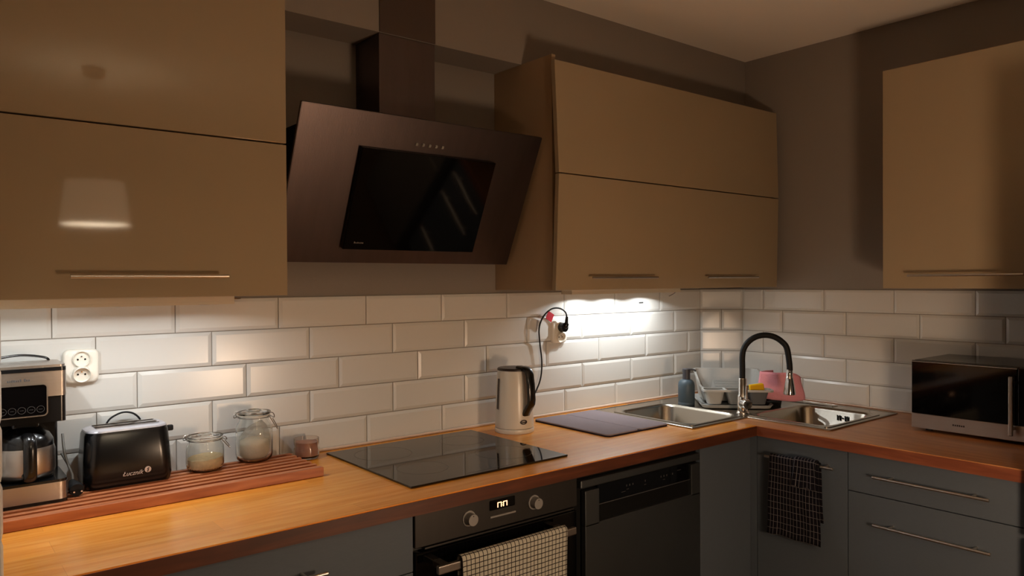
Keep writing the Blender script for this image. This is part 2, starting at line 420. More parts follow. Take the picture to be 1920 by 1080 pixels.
# ------------------------------------------------------------ faucet
fx, fy = -.388, -.500
fc = thing('kitchen_faucet', 'chrome faucet with black flexible arched hose between the sink bowls', 'faucet', (fx, fy, .9035))
b = B(); b.lathe([(.027, .9035), (.027, .907), (.024, .912), (.021, .915), (.021, .972), (.019, .978), (.0165, .982), (.0165, 1.043), (.0145, 1.047)], (fx, fy, 0)); b.build('body', m_chrome, fc, smooth=40)
hx, hy = -.300, -.655
dirv = Vector((hx-fx, hy-fy, 0)); L = dirv.length; dirv.normalize()
pts = [(fx, fy, 1.04), (fx, fy, 1.09), (fx, fy, 1.135)]
for k in range(1, 9):
    a = PI-(PI-.12)*k/9; pts.append((*(Vector((fx, fy, 0))+dirv*(L/2+L/2*math.cos(a)))[:2], 1.135+.088*math.sin(a)))
pts += [(hx, hy, 1.118), (hx+.002*dirv.x, hy+.002*dirv.y, 1.085)]
b = B(); b.tube(pts, .0115, n=14, sm=5); b.build('hose', m_blackmat, fc, smooth=60)
b = B(); b.lathe([(.0105, 1.090), (.0125, 1.089), (.0125, 1.060), (.0140, 1.058), (.0145, 1.052), (.0235, .996), (.0235, .990), (.019, .988)], (hx+.003*dirv.x, hy, 0)); b.build('spray_head', m_chrome, fc, smooth=40)
u = Vector((-.45, -.89, 0)).normalized()
c0 = Vector((fx, fy, .946))
b = B(); b.cyl(c0, c0+u*.036, .0205, n=24); b.cyl(c0+u*.036, c0+u*.043, .0205, .019, n=24); b.build('valve_cap', m_chrome, fc, smooth=40)
b = B(); b.cyl(c0+u*.030+Vector((0, 0, .012)), c0+u*.034+Vector((0, 0, .075)), .0045, .004, n=12); b.build('lever', m_chrome, fc, smooth=40)

# ------------------------------------------------------------ handles
def bar_handle(parent, p, q, out, r=.0055, m=m_handle, inset=.14):
    p, q, out = Vector(p), Vector(q), Vector(out)
    b = B(); b.cyl(p, q, r, n=12)
    for t in (inset, 1-inset):
        a = p.lerp(q, t); b.cyl(a, a-out, r*.8, n=8)
    return b.build('handle', m, parent, smooth=40)

# ------------------------------------------------------------ upper cabinets
def upper_left():
    c = thing('wall_cabinet', 'cream gloss wall cabinet above the coffee maker and toaster', 'cabinet', (-2.56, -.17, 1.412))
    box('body', m_creamc, (-2.889, -2.234, -.328, .003, 1.4125, 2.22), c)
    box('door', m_cream, (-2.889, -2.232, -.350, -.330, 1.8145, 2.212), c, bev=.0015)
    d = box('door', m_cream, (-2.889, -2.232, -.350, -.330, 1.412, 1.8105), c, bev=.0015)
    bar_handle(d, (-2.739, -.383, 1.462), (-2.396, -.383, 1.462), (0, -.035, 0), .0045)
upper_left()
def upper_mid():
    c = thing('wall_cabinet', 'wide cream lift-up wall cabinet with two handles right of the hood', 'cabinet', (-.58, -.17, 1.412))
    b = B(); b.box(-1.262, -1.246, -.326, .003, 1.412, 2.2385); b.build('side_panel', m_creamc, c)
    b = B(); b.box(.086, .102, -.326, -.162, 1.412, 2.2); b.build('side_panel', m_creamc, c)
    box('body', m_creamc, (-1.246, .086, -.326, -.149, 1.4135, 2.2), c)
    box('body', m_creamc, (-1.246, -.01, -.148, .003, 1.4135, 2.2), c)
    X0, X1 = -1.272, .106
    for (z0, z1, y0, y1, hd) in ((1.8205, 2.212, -.352, -.334, 0), (1.412, 1.8165, -.352, -.334, 1)):
        d = B(); d.box(X0, X1, -.020, 0, z0, z1, bev=.0015)
        # the bi-fold pair bulges a little at the seam
        for v in d.b.verts:
            t = (v.co.z-z0)/(z1-z0); k = (1-t) if not hd else t
            tw = .020 if v.co.x < -.5 else .010
            v.co.y += -.332-tw*k
        dd = d.build('door', m_cream, c)
        if hd:
            for a, e in ((-1.122, -.768), (-.452, -.090)):
                bar_handle(dd, (a, -.383, 1.457), (e, -.383, 1.457), (0, -.031, 0), .0042)
upper_mid()
def upper_right():
    c = thing('wall_cabinet', 'tall-front cream wall cabinet above the microwave', 'cabinet', (0, -1.24, 1.412))
    box('body', m_creamc, (-.185, CX+.003, -1.498, -.980, 1.4125, 2.22), c)
    d = box('door', m_cream, (-.205, -.187, -1.500, -.978, 1.411, 2.214), c, bev=.0015)
    bar_handle(d, (-.240, -1.437, 1.458), (-.240, -1.080, 1.458), (-.036, 0, 0), .0045)
upper_right()

# ------------------------------------------------------------ LED bars
def ledbar(x0, x1, y, spots, lab, stub, z0, dep, m):
    o = thing('led_light_bar', lab, 'lamp', ((x0+x1)/2, y, z0))
    b = B(); b.box(x0, x1, y-.030, y+.030, z0+.003+dep, 1.4118, bev=.002)
    b.box(x0, x1, y-.030, y-.0262, z0+.001, z0+.004+dep); b.box(x0, x1, y+.0262, y+.030, z0+.001, z0+.004+dep); b.box(x0, x0+.003, y-.029, y+.029, z0+.001, z0+.004+dep); b.box(x1-.003, x1, y-.029, y+.029, z0+.001, z0+.004+dep)
    b.build('housing', m, o)
    for (x, yy) in spots:
        b = B(); b.lathe([(.0255, z0+.003+dep), (.0255, z0), (.0225, z0), (.0215, z0+.003+dep)], (x, yy, 0), cap=(False, False)); b.build('spot_ring', m_handle, o, smooth=40)
        b = B(); b.lathe([(.0213, z0+.003+dep), (.0213, z0+dep+.0018)], (x, yy, 0)); b.build('spot_lens', m_led, o)
    b = B(); b.tube(stub, .0022, n=6); b.build('cable', m_wire, o)
m_bar = mat('bar_housing', 'cbbfa8', .5)
ledbar(-2.888, -2.352, -.262, LEDX_L, 'slim light bar under the cream cabinet above the toaster', [(-2.353, -.262, 1.405), (-2.335, -.262, 1.4045), (-2.325, -.257, 1.405)], 1.3895, .0038, m_bar)
ledbar(-1.01, -.345, -.125, LEDX_R, 'slim light bar under the cream cabinet above the drying mat', [(-.347, -.125, 1.405), (-.33, -.12, 1.398), (-.31, -.09, 1.385), (-.295, -.05, 1.372)], 1.3915, .0065, m_bar)
b = B(); b.box(-.452, -.425, -.0085, -.0055, 1.342, 1.348, bev=.0008); tag(b.build('sticker', m_greymark), 'tiny grey sticker on a tile under the right light bar', 'sticker')

# ------------------------------------------------------------ extractor hood
hd = thing('extractor_hood', 'slanted brushed steel extractor hood with black glass plate and chimney', 'hood', (-1.724, -.05, 1.507))
A0 = Vector((0, -.300, 1.946)); A1 = Vector((0, -.095, 1.507)); dv = (A1-A0); HL = dv.length; dv.normalize()
nv = Vector((0, dv.z, -dv.y)); nv = nv if nv.y < 0 else -nv
def slab(x0, x1, s0, s1, o0, o1, bev=0):
    t = bmesh.new(); bmesh.ops.create_cube(t, size=1)
    for v in t.verts: v.co = ((x0+x1)/2+v.co.x*(x1-x0), (o0+o1)/2+v.co.y*(o1-o0), (s0+s1)/2+v.co.z*(s1-s0))
    if bev: bmesh.ops.bevel(t, geom=t.edges[:], offset=bev, segments=2, affect='EDGES')
    for v in t.verts:
        p = A0+dv*v.co.z+nv*v.co.y; v.co = (v.co.x, p.y, p.z)
    return t
b = B(); b.add(slab(-2.166, -1.284, 0, HL, -.014, 0, .0015)); b.build('front_plate', m_hood, hd)
b = B(); b.add(slab(-1.968, -1.470, .104, .430, .004, .020, .0015)); b.build('glass_plate', m_blackgl, hd)
b = B(); b.add(slab(-1.94, -1.50, .12, .41, 0, .006)); b.build('filter_frame', m_dark, hd)
b = B()
b.loft([[(x, .0035, 1.53), (x, -.085, 1.53), (x, -.262, 1.905), (x, -.262, 1.925), (x, .0035, 1.925)] for x in (-2.10, -1.35)]); b.build('canopy', m_dark, hd)
for k in range(5):
    x = -1.778+k*.024
    b = B(); b.add(slab(x-.005, x+.005, .073, .083, 0, .004, .0015)); b.build('button', m_chrome, hd)
wordmark(hd, mat('hood_print', '6a6866', .5), A0+dv*.409+nv*.0204+Vector((-1.935, 0, 0)), Vector((1, 0, 0)), -dv, nv, .034, .006, (1, .6, .8, .6, .7, .6))
b = B(); b.box(-1.846, -1.636, -.156, .003, 1.90, 2.2385, bev=.0015); b.build('chimney', m_hood, hd)
b = B(); b.box(-1.846, -1.636, -.162, -.1582, 2.2405, 2.4995, bev=.001); tag(b.build('duct_cover', mat('duct_cover_brown', '4e4037', .55, metal=.3)), 'brown metal duct cover on the bulkhead above the hood chimney', 'duct cover')

# ------------------------------------------------------------ base cabinets
FY = -.632
def drawer_front(c, ax, a0, a1, z0, z1, plane, hspan, hz, name='drawer', thick=.019):
    if ax == 'y': d = box(name, m_grey, (a0, a1, plane, plane+thick, z0, z1), c, bev=.001)
    else: d = box(name, m_grey, (plane, plane+thick, a0, a1, z0, z1), c, bev=.001)
    if hspan:
        if ax == 'y': bar_handle(d, (hspan[0], plane-.036, hz), (hspan[1], plane-.036, hz), (0, -.037, 0), .0048)
        else: bar_handle(d, (plane-.036, hspan[0], hz), (plane-.036, hspan[1], hz), (-.037, 0, 0), .0048)
    return d
c = thing('base_cabinet', 'grey drawer unit under the worktop left of the oven', 'cabinet', (-2.45, -.31, 0))
box('body', m_greyc, (-2.889, -2.023, FY+.02, -.01, .10, .8615), c)
drawer_front(c, 'y', -2.888, -2.0225, .7065, .858, FY, (-2.62, -2.272), .776)
drawer_front(c, 'y', -2.888, -2.0225, .41, .7035, FY, (-2.62, -2.272), .64)
drawer_front(c, 'y', -2.888, -2.0225, .11, .407, FY, (-2.62, -2.272), .34)
c = thing('base_cabinet', 'plain grey end panel unit in the corner right of the dishwasher', 'cabinet', (-.68, -.35, 0))
bb = B(); bb.box(-.843, -.760, FY+.02, -.01, .10, .8615); bb.build('body', m_greyc, c)
box('front_panel', m_grey, (-.8425, -.512, FY, FY+.019, .10, .861), c, bev=.001)
c = thing('base_cabinet', 'grey sink cabinet with the black towel on its door handle', 'cabinet', (-.2, -.83, 0))
box('body', m_greyc, (-.515, .13, -1.010, -.665, .10, .72), c)
XR = -.535
box('trim_strip', m_grey, (XR, XR+.019, -.660, FY-.001, .10, .861), c)
drawer_front(c, 'x', -1.0095, -.6625, .11, .860, XR, (-.978, -.716), .797, 'door')
c = thing('base_cabinet', 'grey drawer unit with two long handles below the microwave', 'cabinet', (-.2, -1.27, 0))
box('body', m_greyc, (-.515, .13, -1.536, -1.013, .10, .8615), c)
drawer_front(c, 'x', -1.5365, -1.0125, .7295, .860, XR, (-1.451, -1.111), .797)
drawer_front(c, 'x', -1.5365, -1.0125, .42, .7265, XR, (-1.454, -1.112), .640)
drawer_front(c, 'x', -1.5365, -1.0125, .11, .417, XR, (-1.454, -1.112), .34)
pl = struct('baseboard_back', m_greyc, (-2.889, -.47, -.58, -.56, 0, .098))
pl = struct('baseboard_right', m_greyc, (-.48, -.46, -1.53, -.585, 0, .098))

# ------------------------------------------------------------ oven
ov = thing('built_in_oven', 'built-in oven with steel control panel and glowing clock', 'oven', (-1.73, -.3, .1))
box('body', m_greyc, (-2.017, -1.450, FY+.02, -.02, .12, .8615), ov)
box('control_panel', m_oven, (-2.018, -1.447, FY-.003, FY+.019, .7635, .8605), ov, bev=.002)
box('trim_rail', m_oven, (-1.990, -1.462, FY-.005, FY+.019, .7560, .7610), ov, bev=.001)
d = box('door', m_blackgl, (-2.016, -1.449, FY-.004, FY+.019, .16, .752), ov, bev=.003)
b = B(); b.box(-1.985, -1.505, FY-.062, FY-.048, .705, .727, bev=.003)
for x in (-1.955, -1.535): b.box(x-.012, x+.012, FY-.050, FY-.003, .708, .724, bev=.002)
b.build('handle', m_steel, d)
for x in (-1.850, -1.620):
    k = B(); k.cyl((x, FY-.002, .8085), (x, FY-.006, .8085), .021, n=28); k.cyl((x, FY-.005, .8085), (x, FY-.026, .8085), .0165, .0155, n=28)
    kb = k.build('knob', m_knob, ov, smooth=40)
    k = B(); k.cyl((x, FY-.0255, .819), (x, FY-.0268, .819), .0015, n=8); k.build('pointer', m_dark, kb)
ds = box('display', m_blackgl, (-1.780, -1.690, FY-.006, FY, .8135, .8410), ov, bev=.003)
dg = B()
for cx in (-1.747, -1.727):
    for sx in (-1, 1): dg.box(cx+sx*.006-.0012, cx+sx*.006+.0012, FY-.0068, FY-.006, .8195, .8335)
    dg.box(cx-.005, cx+.005, FY-.0068, FY-.006, .8315, .8335)
for z in (.823, .829): dg.box(-1.7378, -1.7362, FY-.0068, FY-.006, z, z+.0015)
dg.build('digits', m_dig, ds)
box('button_bar', m_knob, (-1.779, -1.689, FY-.007, FY, .7935, .7985), ov, bev=.001)

# ------------------------------------------------------------ dishwasher
dw = thing('dishwasher', 'dark steel dishwasher between the oven and the corner', 'dishwasher', (-1.14, -.3, .1))
box('body', m_dark, (-1.444, -.846, FY+.02, -.02, .12, .8615), dw)
box('top_rail', m_dw, (-1.432, -.847, FY-.005, FY+.019, .811, .836), dw, bev=.004)
d = B()
d.box(-1.413, -1.352, FY-.004, FY+.015, .690, .801, bev=.002); d.box(-.896, -.847, FY-.004, FY+.015, .690, .801, bev=.002)
d.box(-1.413, -.847, FY-.004, FY+.015, .12, .697, bev=.002)
door = d.build('door', m_dw, dw)
box('control_strip', m_blackgl, (-1.352, -.896, FY+.004, FY+.015, .749, .808), dw)
box('handle_recess', m_dark, (-1.352, -.896, FY+.010, FY+.018, .690, .748), dw)
box('trim_line', m_handle, (-1.352, -.896, FY+.0015, FY+.012, .7475, .7495), dw)
ic = B()
for x in (-1.22, -1.205, -1.19, -1.13, -1.05, -1.035, -1.02, -.99):
    ic.box(x-.002, x+.002, FY+.0030, FY+.004, .781, .787); 
for x in (-1.215, -1.13, -1.035): ic.box(x-.005, x+.005, FY+.0030, FY+.004, .771, .773)
ic.box(-1.245, -1.225, FY+.0030, FY+.004, .766, .7675); ic.box(-.965, -.945, FY+.003, FY+.004, .790, .7915)
ic.build('icons', m_greymark, dw, kind='stuff')

# ------------------------------------------------------------ hob
hb = thing('induction_hob', 'flat black glass hob set into the orange worktop', 'hob', (-1.71, -.32, .9))
b = B(); b.box(-1.992, -1.428, -.575, -.060, .9003, .9058, bev=.0015); b.build('glass', m_hob, hb)
b = B()
for (x, y, r) in ((-1.86, -.19, .09), (-1.56, -.19, .075), (-1.86, -.42, .075), (-1.56, -.42, .09)):
    n = 40; b.loft([[((x+rr*math.cos(2*PI*i/n)), (y+rr*math.sin(2*PI*i/n)), .90595) for i in range(n)] for rr in (r, r-.0012)], (False, False))
b.box(-1.80, -1.62, -.558, -.5565, .9058, .9060)
b.build('zone_marks', mat('hob_print', '141414', .3), hb)

# ------------------------------------------------------------ slatted board
bd = thing('slatted_board', 'reddish slatted wooden board under the toaster and jars', 'board', (-2.5, -.18, .9))
b = B(); b.box(-2.886, -2.112, -.303, -.277, .9003, .926, bev=.002); b.build('slat', m_slat, bd)
for k in range(6):
    y = -.2505+k*.0345
    b = B(); b.box(-2.886, -2.112-.0005*k, y-.0080, y+.0080, .907, .9255, bev=.0015); b.build('slat', m_slat, bd)
for x in (-2.80, -2.50, -2.19):
    b = B(); b.box(x-.012, x+.012, -.277, -.062, .9003, .9068); b.build('crossbar', m_slat, bd)
ZB = .926

# ------------------------------------------------------------ coffee maker
cm = thing('coffee_maker', 'black and steel drip coffee maker with a thermal jug', 'coffee maker', (-2.80, -.13, ZB))
X0, X1, Y0, Y1 = -2.880, -2.722, -.212, -.045
b = B(); b.loft([rrect(X0, X1, Y0, Y1, .02, z) for z in (ZB, .934)]); b.build('foot', m_blackpl, cm, smooth=40)
b = B(); b.loft([rrect(X0, X1, Y0, Y1, .02, z) for z in (.934, .975)]); b.build('base', m_steel, cm, smooth=40)
b = B(); b.loft([rrect(X0+.001, X1-.001, Y0+.001, Y1, .02, z) for z in (.975, .981)]); b.lathe([(.056, .981), (.058, .984), (.05, .985)], (-2.801, -.140, 0)); b.build('hot_plate', m_blackpl, cm, smooth=40)
b = B(); b.box(X0+.004, X1-.004, -.078, Y1-.002, .975, 1.16, bev=.006); b.build('tower', m_blackpl, cm)
b = B(); b.loft([rrect(X0, X1, -.190, Y1, .012, z) for z in (1.116, 1.178)]); b.build('head', m_blackpl, cm, smooth=40)
b = B(); b.loft([rrect(X0-.001, X1+.001, -.192, Y1, .012, z) for z in (1.178, 1.238)]); b.build('head_band', m_steel, cm, smooth=40)
b = B(); b.loft([rrect(X0-.001, X1+.001, -.193, Y1, .012, z) for z in (1.2385, 1.247)]); b.build('lid', m_blackpl, cm, smooth=40)
b = B(); b.loft([rrect(X0+.001, X1-.001, -.191, Y1-.002, .012, z) for z in (1.247, 1.253)]); b.build('lid_top', m_steel, cm, smooth=40)
b = B(); b.tube([(-2.86, -.06, 1.250), (-2.85, -.052, 1.262), (-2.80, -.05, 1.268), (-2.75, -.052, 1.260), (-2.74, -.06, 1.250)], .003); b.build('rear_wire', m_blackpl, cm, smooth=60)
pn = B(); pn.loft([[(x, y, z) for (x, z, _) in rrect(-2.865, -2.762, 1.134, 1.209, .009, 0)] for y in (-.1905, -.1955)]); pp = pn.build('screen', m_blackgl, cm)
fr = B(); R0 = rrect(-2.866, -2.761, 1.133, 1.210, .010, 0); R1 = rrect(-2.8635, -2.7635, 1.1355, 1.2075, .008, 0)
fr.loft([[(p[0], -.1957, p[1]) for p in R0], [(p[0], -.1975, p[1]) for p in R0], [(p[0], -.1975, p[1]) for p in R1], [(p[0], -.1957, p[1]) for p in R1]], (False, False)); fr.build('screen_frame', m_steel, pp)
for k in range(5):
    x = -2.851+k*.0188; b = B(); n = 20
    b.loft([[(x+rr*math.cos(2*PI*i/n), -.1958, 1.150+rr*math.sin(2*PI*i/n)) for i in range(n)] for rr in (.0082, .0073)], (False, False))
    b.box(x-.004, x+.004, -.1960, -.1956, 1.1495, 1.1503); b.build('touch_button', m_greymark, pp)
wordmark(cm, m_greymark, (-2.842, -.1923, 1.217), Vector((1, 0, 0)), Vector((0, 0, 1)), Vector((0, 1, 0)), .046, .007, (.6, .6, .7, .7, .6, .6, .9, 0, 1, .6, .6))
jc = (-2.803, -.142)
jg = B(); jg.lathe([(.055, .9852), (.061, .992), (.063, 1.0), (.063, 1.048), (.060, 1.058)], (*jc, 0), n=40); jg = jg.build('jug', m_steel, cm, smooth=50)
b = B(); b.lathe([(.060, 1.0582), (.059, 1.072), (.050, 1.088), (.040, 1.094), (.034, 1.100), (.02, 1.102)], (*jc, 0), n=40); b.build('jug_lid', m_blackpl, jg, smooth=50)
b = B(); b.tube([(-2.803, -.190, 1.088), (-2.803, -.225, 1.090), (-2.803, -.243, 1.075), (-2.803, -.245, 1.03), (-2.803, -.240, 1.0), (-2.803, -.215, .995), (-2.803, -.205, 1.0)], .008, n=10)
for v in b.b.verts: v.co.x = -2.803+(v.co.x+2.803)*1.7
b.build('jug_handle', m_blackpl, jg, smooth=60)
b = B(); b.box(-2.83, -2.776, -.165, -.12, 1.1025, 1.117, bev=.004); b.build('drip_outlet', m_blackpl, cm)

# ------------------------------------------------------------ toaster
ts = thing('toaster', 'glossy black two-slot toaster with a silver top', 'toaster', (-2.575, -.095, ZB))
TX0, TX1, TY0, TY1 = -2.682, -2.472, -.165, -.038
R = []
for z, ins, rr in ((ZB+.004, .004, .025), (ZB+.02, .0, .03), (1.00, .002, .032), (1.06, .006, .034), (1.068, .009, .034)):
    R.append(rrect(TX0+ins, TX1-ins, TY0+ins, TY1-ins, rr, z, 8))
b = B(); b.loft(R); b.build('shell', m_blackpl, ts, smooth=50)
b = B(); b.loft([rrect(TX0+.012, TX1-.012, TY0+.012, TY1-.012, .03, ZB), rrect(TX0+.012, TX1-.012, TY0+.012, TY1-.012, .03, ZB+.006)]); b.build('foot', m_blackmat, ts)
b = B(); b.loft([rrect(TX0+.009, TX1-.009, TY0+.009, TY1-.009, .034, 1.0682, 8), rrect(TX0+.010, TX1-.010, TY0+.010, TY1-.010, .034, 1.072, 8), rrect(TX0+.016, TX1-.016, TY0+.016, TY1-.016, .03, 1.0745, 8)]); b.build('top_plate', mat('toaster_top', 'b9b7bd', .28, metal=.35), ts, smooth=50)
for y in (-.118, -.084):
    s = box('slot', m_dark, (-2.648, -2.502, y-.010, y+.010, 1.0746, 1.0752), ts)
    w = B()
    for dy in (-.0115, .0115): w.box(-2.650, -2.500, y+dy-.0015, y+dy+.0015, 1.0745, 1.0775, bev=.0006, seg=1)
    for dy in (-.004, .004): w.box(-2.648, -2.502, y+dy-.0008, y+dy+.0008, 1.0753, 1.0763)
    w.build('bread_guide', m_chrome, ts)
b = B(); b.box(-2.473, -2.458, -.108, -.094, 1.045, 1.060, bev=.003); b.build('lever', m_blackmat, ts)
b = B(); b.tube([(-2.612, -.030, 1.060), (-2.598, -.028, 1.082), (-2.57, -.027, 1.095), (-2.545, -.027, 1.092), (-2.528, -.028, 1.078), (-2.520, -.030, 1.060)], .0026); b.box(-2.618, -2.606, -.04, -.026, 1.05, 1.064); b.box(-2.526, -2.514, -.04, -.026, 1.05, 1.064); b.build('bun_rack', m_blackmat, ts, smooth=60)
textmesh('logo', 'Łucznik', .0155, m_lightmark, ts, Vector((-2.573, -.1653, .958)), FACE_Y, .4)
EX, EZ = -2.5365, .9625
b = B(); b.cyl((EX, -.1648, EZ), (EX, -.1656, EZ), .0078, n=24); em = b.build('emblem', m_lightmark, ts)
b = B(); b.tube([(EX-.002, -.1658, EZ-.005), (EX+.001, -.1658, EZ-.001), (EX-.001, -.1658, EZ+.002), (EX+.003, -.1658, EZ+.004)], .0011, n=6, sm=3); b.build('emblem_mark', m_darkmark, em)

# cable and plug lying between coffee maker and toaster
b = B(); b.tube([(-2.712, -.05, 1.06), (-2.712, -.075, 1.02), (-2.705, -.09, .985), (-2.70, -.11, .965), (-2.702, -.13, .955)], .0032); b.tube([(-2.715, -.05, 1.01), (-2.70, -.075, .975), (-2.699, -.10, .960), (-2.702, -.125, .955)], .0028)
pgt = b.build('power_cord', mat('cable_grey', '6b675f', .4), ts, smooth=60)
b = B(); b.cyl((-2.703, -.128, .950), (-2.702, -.178, .944), .008, .0165, n=18); b.cyl((-2.702, -.178, .944), (-2.702, -.190, .943), .017, .015, n=18); b.build('plug', m_blackmat, pgt, smooth=40)
b = B(); b.cyl((-2.710, -.188, .943), (-2.710, -.204, .942), .0022, n=8); b.cyl((-2.694, -.188, .943), (-2.694, -.204, .942), .0022, n=8); b.build('plug_pins', m_chrome, pgt)

# ------------------------------------------------------------ jars
def clip_jar(name, lab, cx, cy, z, R, H, neck, ang):
    j = thing(name, lab, 'jar', (cx, cy, z))
    t = .0028; o = [(R*.55, 0), (R*.80, .001), (R*.95, .008), (R, .02), (R, H*.55), (R*.97, H*.68), (neck*1.0, H*.80), (neck, H*.86), (neck+.003, H*.87), (neck+.003, H*.89)]
    inner = [(max(r-t, .01), zz+(.004 if zz < .01 else 0)) for r, zz in o][::-1]
    inner[-1] = (R*.5, .005)
    b = B(); b.lathe([(r, zz+z) for r, zz in o+inner], (cx, cy, 0), n=40); b.build('glass_body', m_glass, j, smooth=60)
    b = B(); b.lathe([(neck+.0035, z+H*.892), (neck+.0045, z+H*.91), (neck-.004, z+H*.912), (neck-.004, z+H*.892)], (cx, cy, 0), n=40, cap=(False, False)); b.build('gasket', m_gasket, j, smooth=60)
    b = B(); b.lathe([(neck-.006, z+H*.885), (neck-.004, z+H*.912), (neck+.004, z+H*.914), (neck+.004, z+H*.945), (neck*.92, z+H*.965), (neck*.55, z+H*.972), (neck*.5, z+H*1.0), (neck*.42, z+H*.995), (neck*.4, z+H*.955), (.004, z+H*.95)], (cx, cy, 0), n=40); b.build('glass_lid', m_glass, j, smooth=60)
    w = B(); n = 36
    for rr, zz in ((neck+.0048, z+H*.955), (neck+.0048, z+H*.865)):
        w.tube([(cx+rr*math.cos(2*PI*i/n), cy+rr*math.sin(2*PI*i/n), zz) for i in range(n+1)], .0011, n=6, sm=0)
    for s in (0, PI):
        a = ang+s; ux, uy = math.cos(a), math.sin(a); px, py = -uy, ux; q = neck+.006
        P = lambda r, tt, zz: (cx+ux*r+px*tt, cy+uy*r+py*tt, z+zz)
        w.tube([P(q, -.008, H*.955), P(q+.010, -.006, H*.94), P(q+.012, 0, H*.88), P(q+.009, .006, H*.84), P(q, .008, H*.865)], .0012, n=6)
        if s == 0: w.tube([P(q, -.006, H*.865), P(q+.006, -.005, H*.80), P(q+.016, -.003, H*.68), P(q+.021, 0, H*.62), P(q+.016, .004, H*.70), P(q+.005, .006, H*.82)], .0012, n=6)
        else: w.tube([P(q, -.006, H*.955), P(q+.007, 0, H*.90), P(q, .006, H*.865)], .0012, n=6)
    w.build('wire_clasp', m_wire, j, smooth=60)
    return j
J1 = (-2.378, -.115); J2 = (-2.232, -.092)
AV = math.radians(-38)
clip_jar('clip_top_jar', 'squat clip-top glass jar with tan sugar beside the toaster', *J1, ZB, .050, .099, .042, AV)
clip_jar('clip_top_jar', 'taller clip-top glass jar holding a bag of flour', *J2, ZB, .052, .148, .041, AV)
def grain(name, m, cx, cy, z, R, h, lab, cat, tilt=0):
    b = B(); n = 32
    prof = [(R*.5, .0055), (R*.78, .007), (R*.9, .012), (R*.935, .022), (R*.935, h)]
    b.lathe([(r, z+zz) for r, zz in prof], (cx, cy, 0), n=n, cap=(True, True))
    for v in b.b.verts:
        if v.co.z > z+h*.9: v.co.z += tilt*(v.co.x-cx)/R+random.uniform(-.0006, .0006)
    o = b.build(name, m, smooth=60); tag(o, lab, cat); o['kind'] = 'stuff'; return o
grain('sugar', m_sugar, *J1, ZB, .050, .036, 'tan sugar filling the bottom of the squat jar', 'sugar', .003)
b = B(); n = 28
rings = []
for k, (r, zz) in enumerate(((.020, .006), (.036, .008), (.043, .020), (.045, .045), (.044, .062), (.040, .078), (.031, .095), (.018, .108))):
    rings.append([(J2[0]+(r+.0025*math.sin(5*2*PI*i/n+k)*(k > 3))*math.cos(2*PI*i/n)+(.004 if k > 5 else 0), J2[1]+(r+.0025*math.cos(4*2*PI*i/n+k*2)*(k > 3))*math.sin(2*PI*i/n), ZB+zz+(.010*math.cos(2*PI*i/n+.8) if k > 4 else 0)) for i in range(n)])
b.loft(rings); o = b.build('plastic_bag', m_bag, smooth=60); tag(o, 'crumpled clear bag folded inside the taller jar', 'bag')
b = B(); b.lathe([(.018, ZB+.0075), (.032, ZB+.0095), (.040, ZB+.021), (.0415, ZB+.045), (.040, ZB+.058), (.022, ZB+.066)], (*J2, 0), n=28)
o = b.build('flour', m_flour, smooth=60); tag(o, 'pale tan flour in the bag inside the taller jar', 'flour'); o['kind'] = 'stuff'
sj = thing('glass_jar', 'small open glass jar of white wax right of the slatted board', 'jar', (-2.062, -.070, .9))
b = B(); b.lathe([(.030, .9003), (.036, .903), (.0385, .910), (.0385, .932), (.036, .940), (.038, .948), (.038, .964), (.036, .964), (.0345, .948), (.033, .940), (.0355, .932), (.0355, .912), (.028, .907)], (-2.062, -.070, 0), n=36); b.build('glass_body', m_glass2, sj, smooth=50)
b = B(); b.lathe([(.026, .9075), (.034, .913), (.0345, .932), (.0325, .940), (.033, .946), (.0335, .952), (.02, .953)], (-2.062, -.070, 0), n=30); o = b.build('candle_wax', mat('wax', 'b08a78', .7, var=.3, vscale=60), smooth=50); tag(o, 'pinkish wax inside the small glass jar', 'wax')

# ------------------------------------------------------------ sockets
def recess(b, cx, cz, y0, r, depth, n=28):
    pass
def socket(lab, cx, cz, s=.084, h=.09):
    o = thing('wall_socket', lab, 'socket', (cx, -.006, cz))
    b = B(); b.loft([[(p[0], y, p[1]) for p in rrect(cx-s/2+i, cx+s/2-i, cz-h/2+i, cz+h/2-i, .016, 0)] for y, i in ((-.004, 0), (-.014, .0), (-.019, .002), (-.021, .006))]); b.build('plate', m_whitepl, o, smooth=50)
    for (dx, dz, tilt) in ((.0, .019, 0), (.0, -.020, .28)):
        Mx = Matrix.Translation((cx+dx, -.021, cz+dz)) @ Matrix.Rotation(PI/2+tilt, 4, 'X')
        c = B(); c.lathe([(.0215, -.004), (.0215, .006+tilt*.01), (.0200, .0075+tilt*.01), (.0185, .006+tilt*.01), (.0180, .001), (.006, .001)], n=32, M=Mx)
        cc = c.build('cup', m_whitepl, o, smooth=40)
        c = B()
        for s2 in (-1, 1):
            p = Mx @ Vector((s2*.0085, -.001, .0012)); q = Mx @ Vector((s2*.0085, -.001, .0022)); c.cyl(p, q, .0024, n=12)
        c.build('pin_hole', m_dark, cc)
        c = B(); c.cyl(Mx @ Vector((0, .007, .001)), Mx @ Vector((0, .007, .005)), .0018, n=10); c.build('earth_pin', m_chrome, cc)
    return o
socket('white double wall socket behind the coffee maker', -2.663, 1.228)
socket('white double wall socket above the kettle with a black plug', -.948, 1.238, .078, .092)

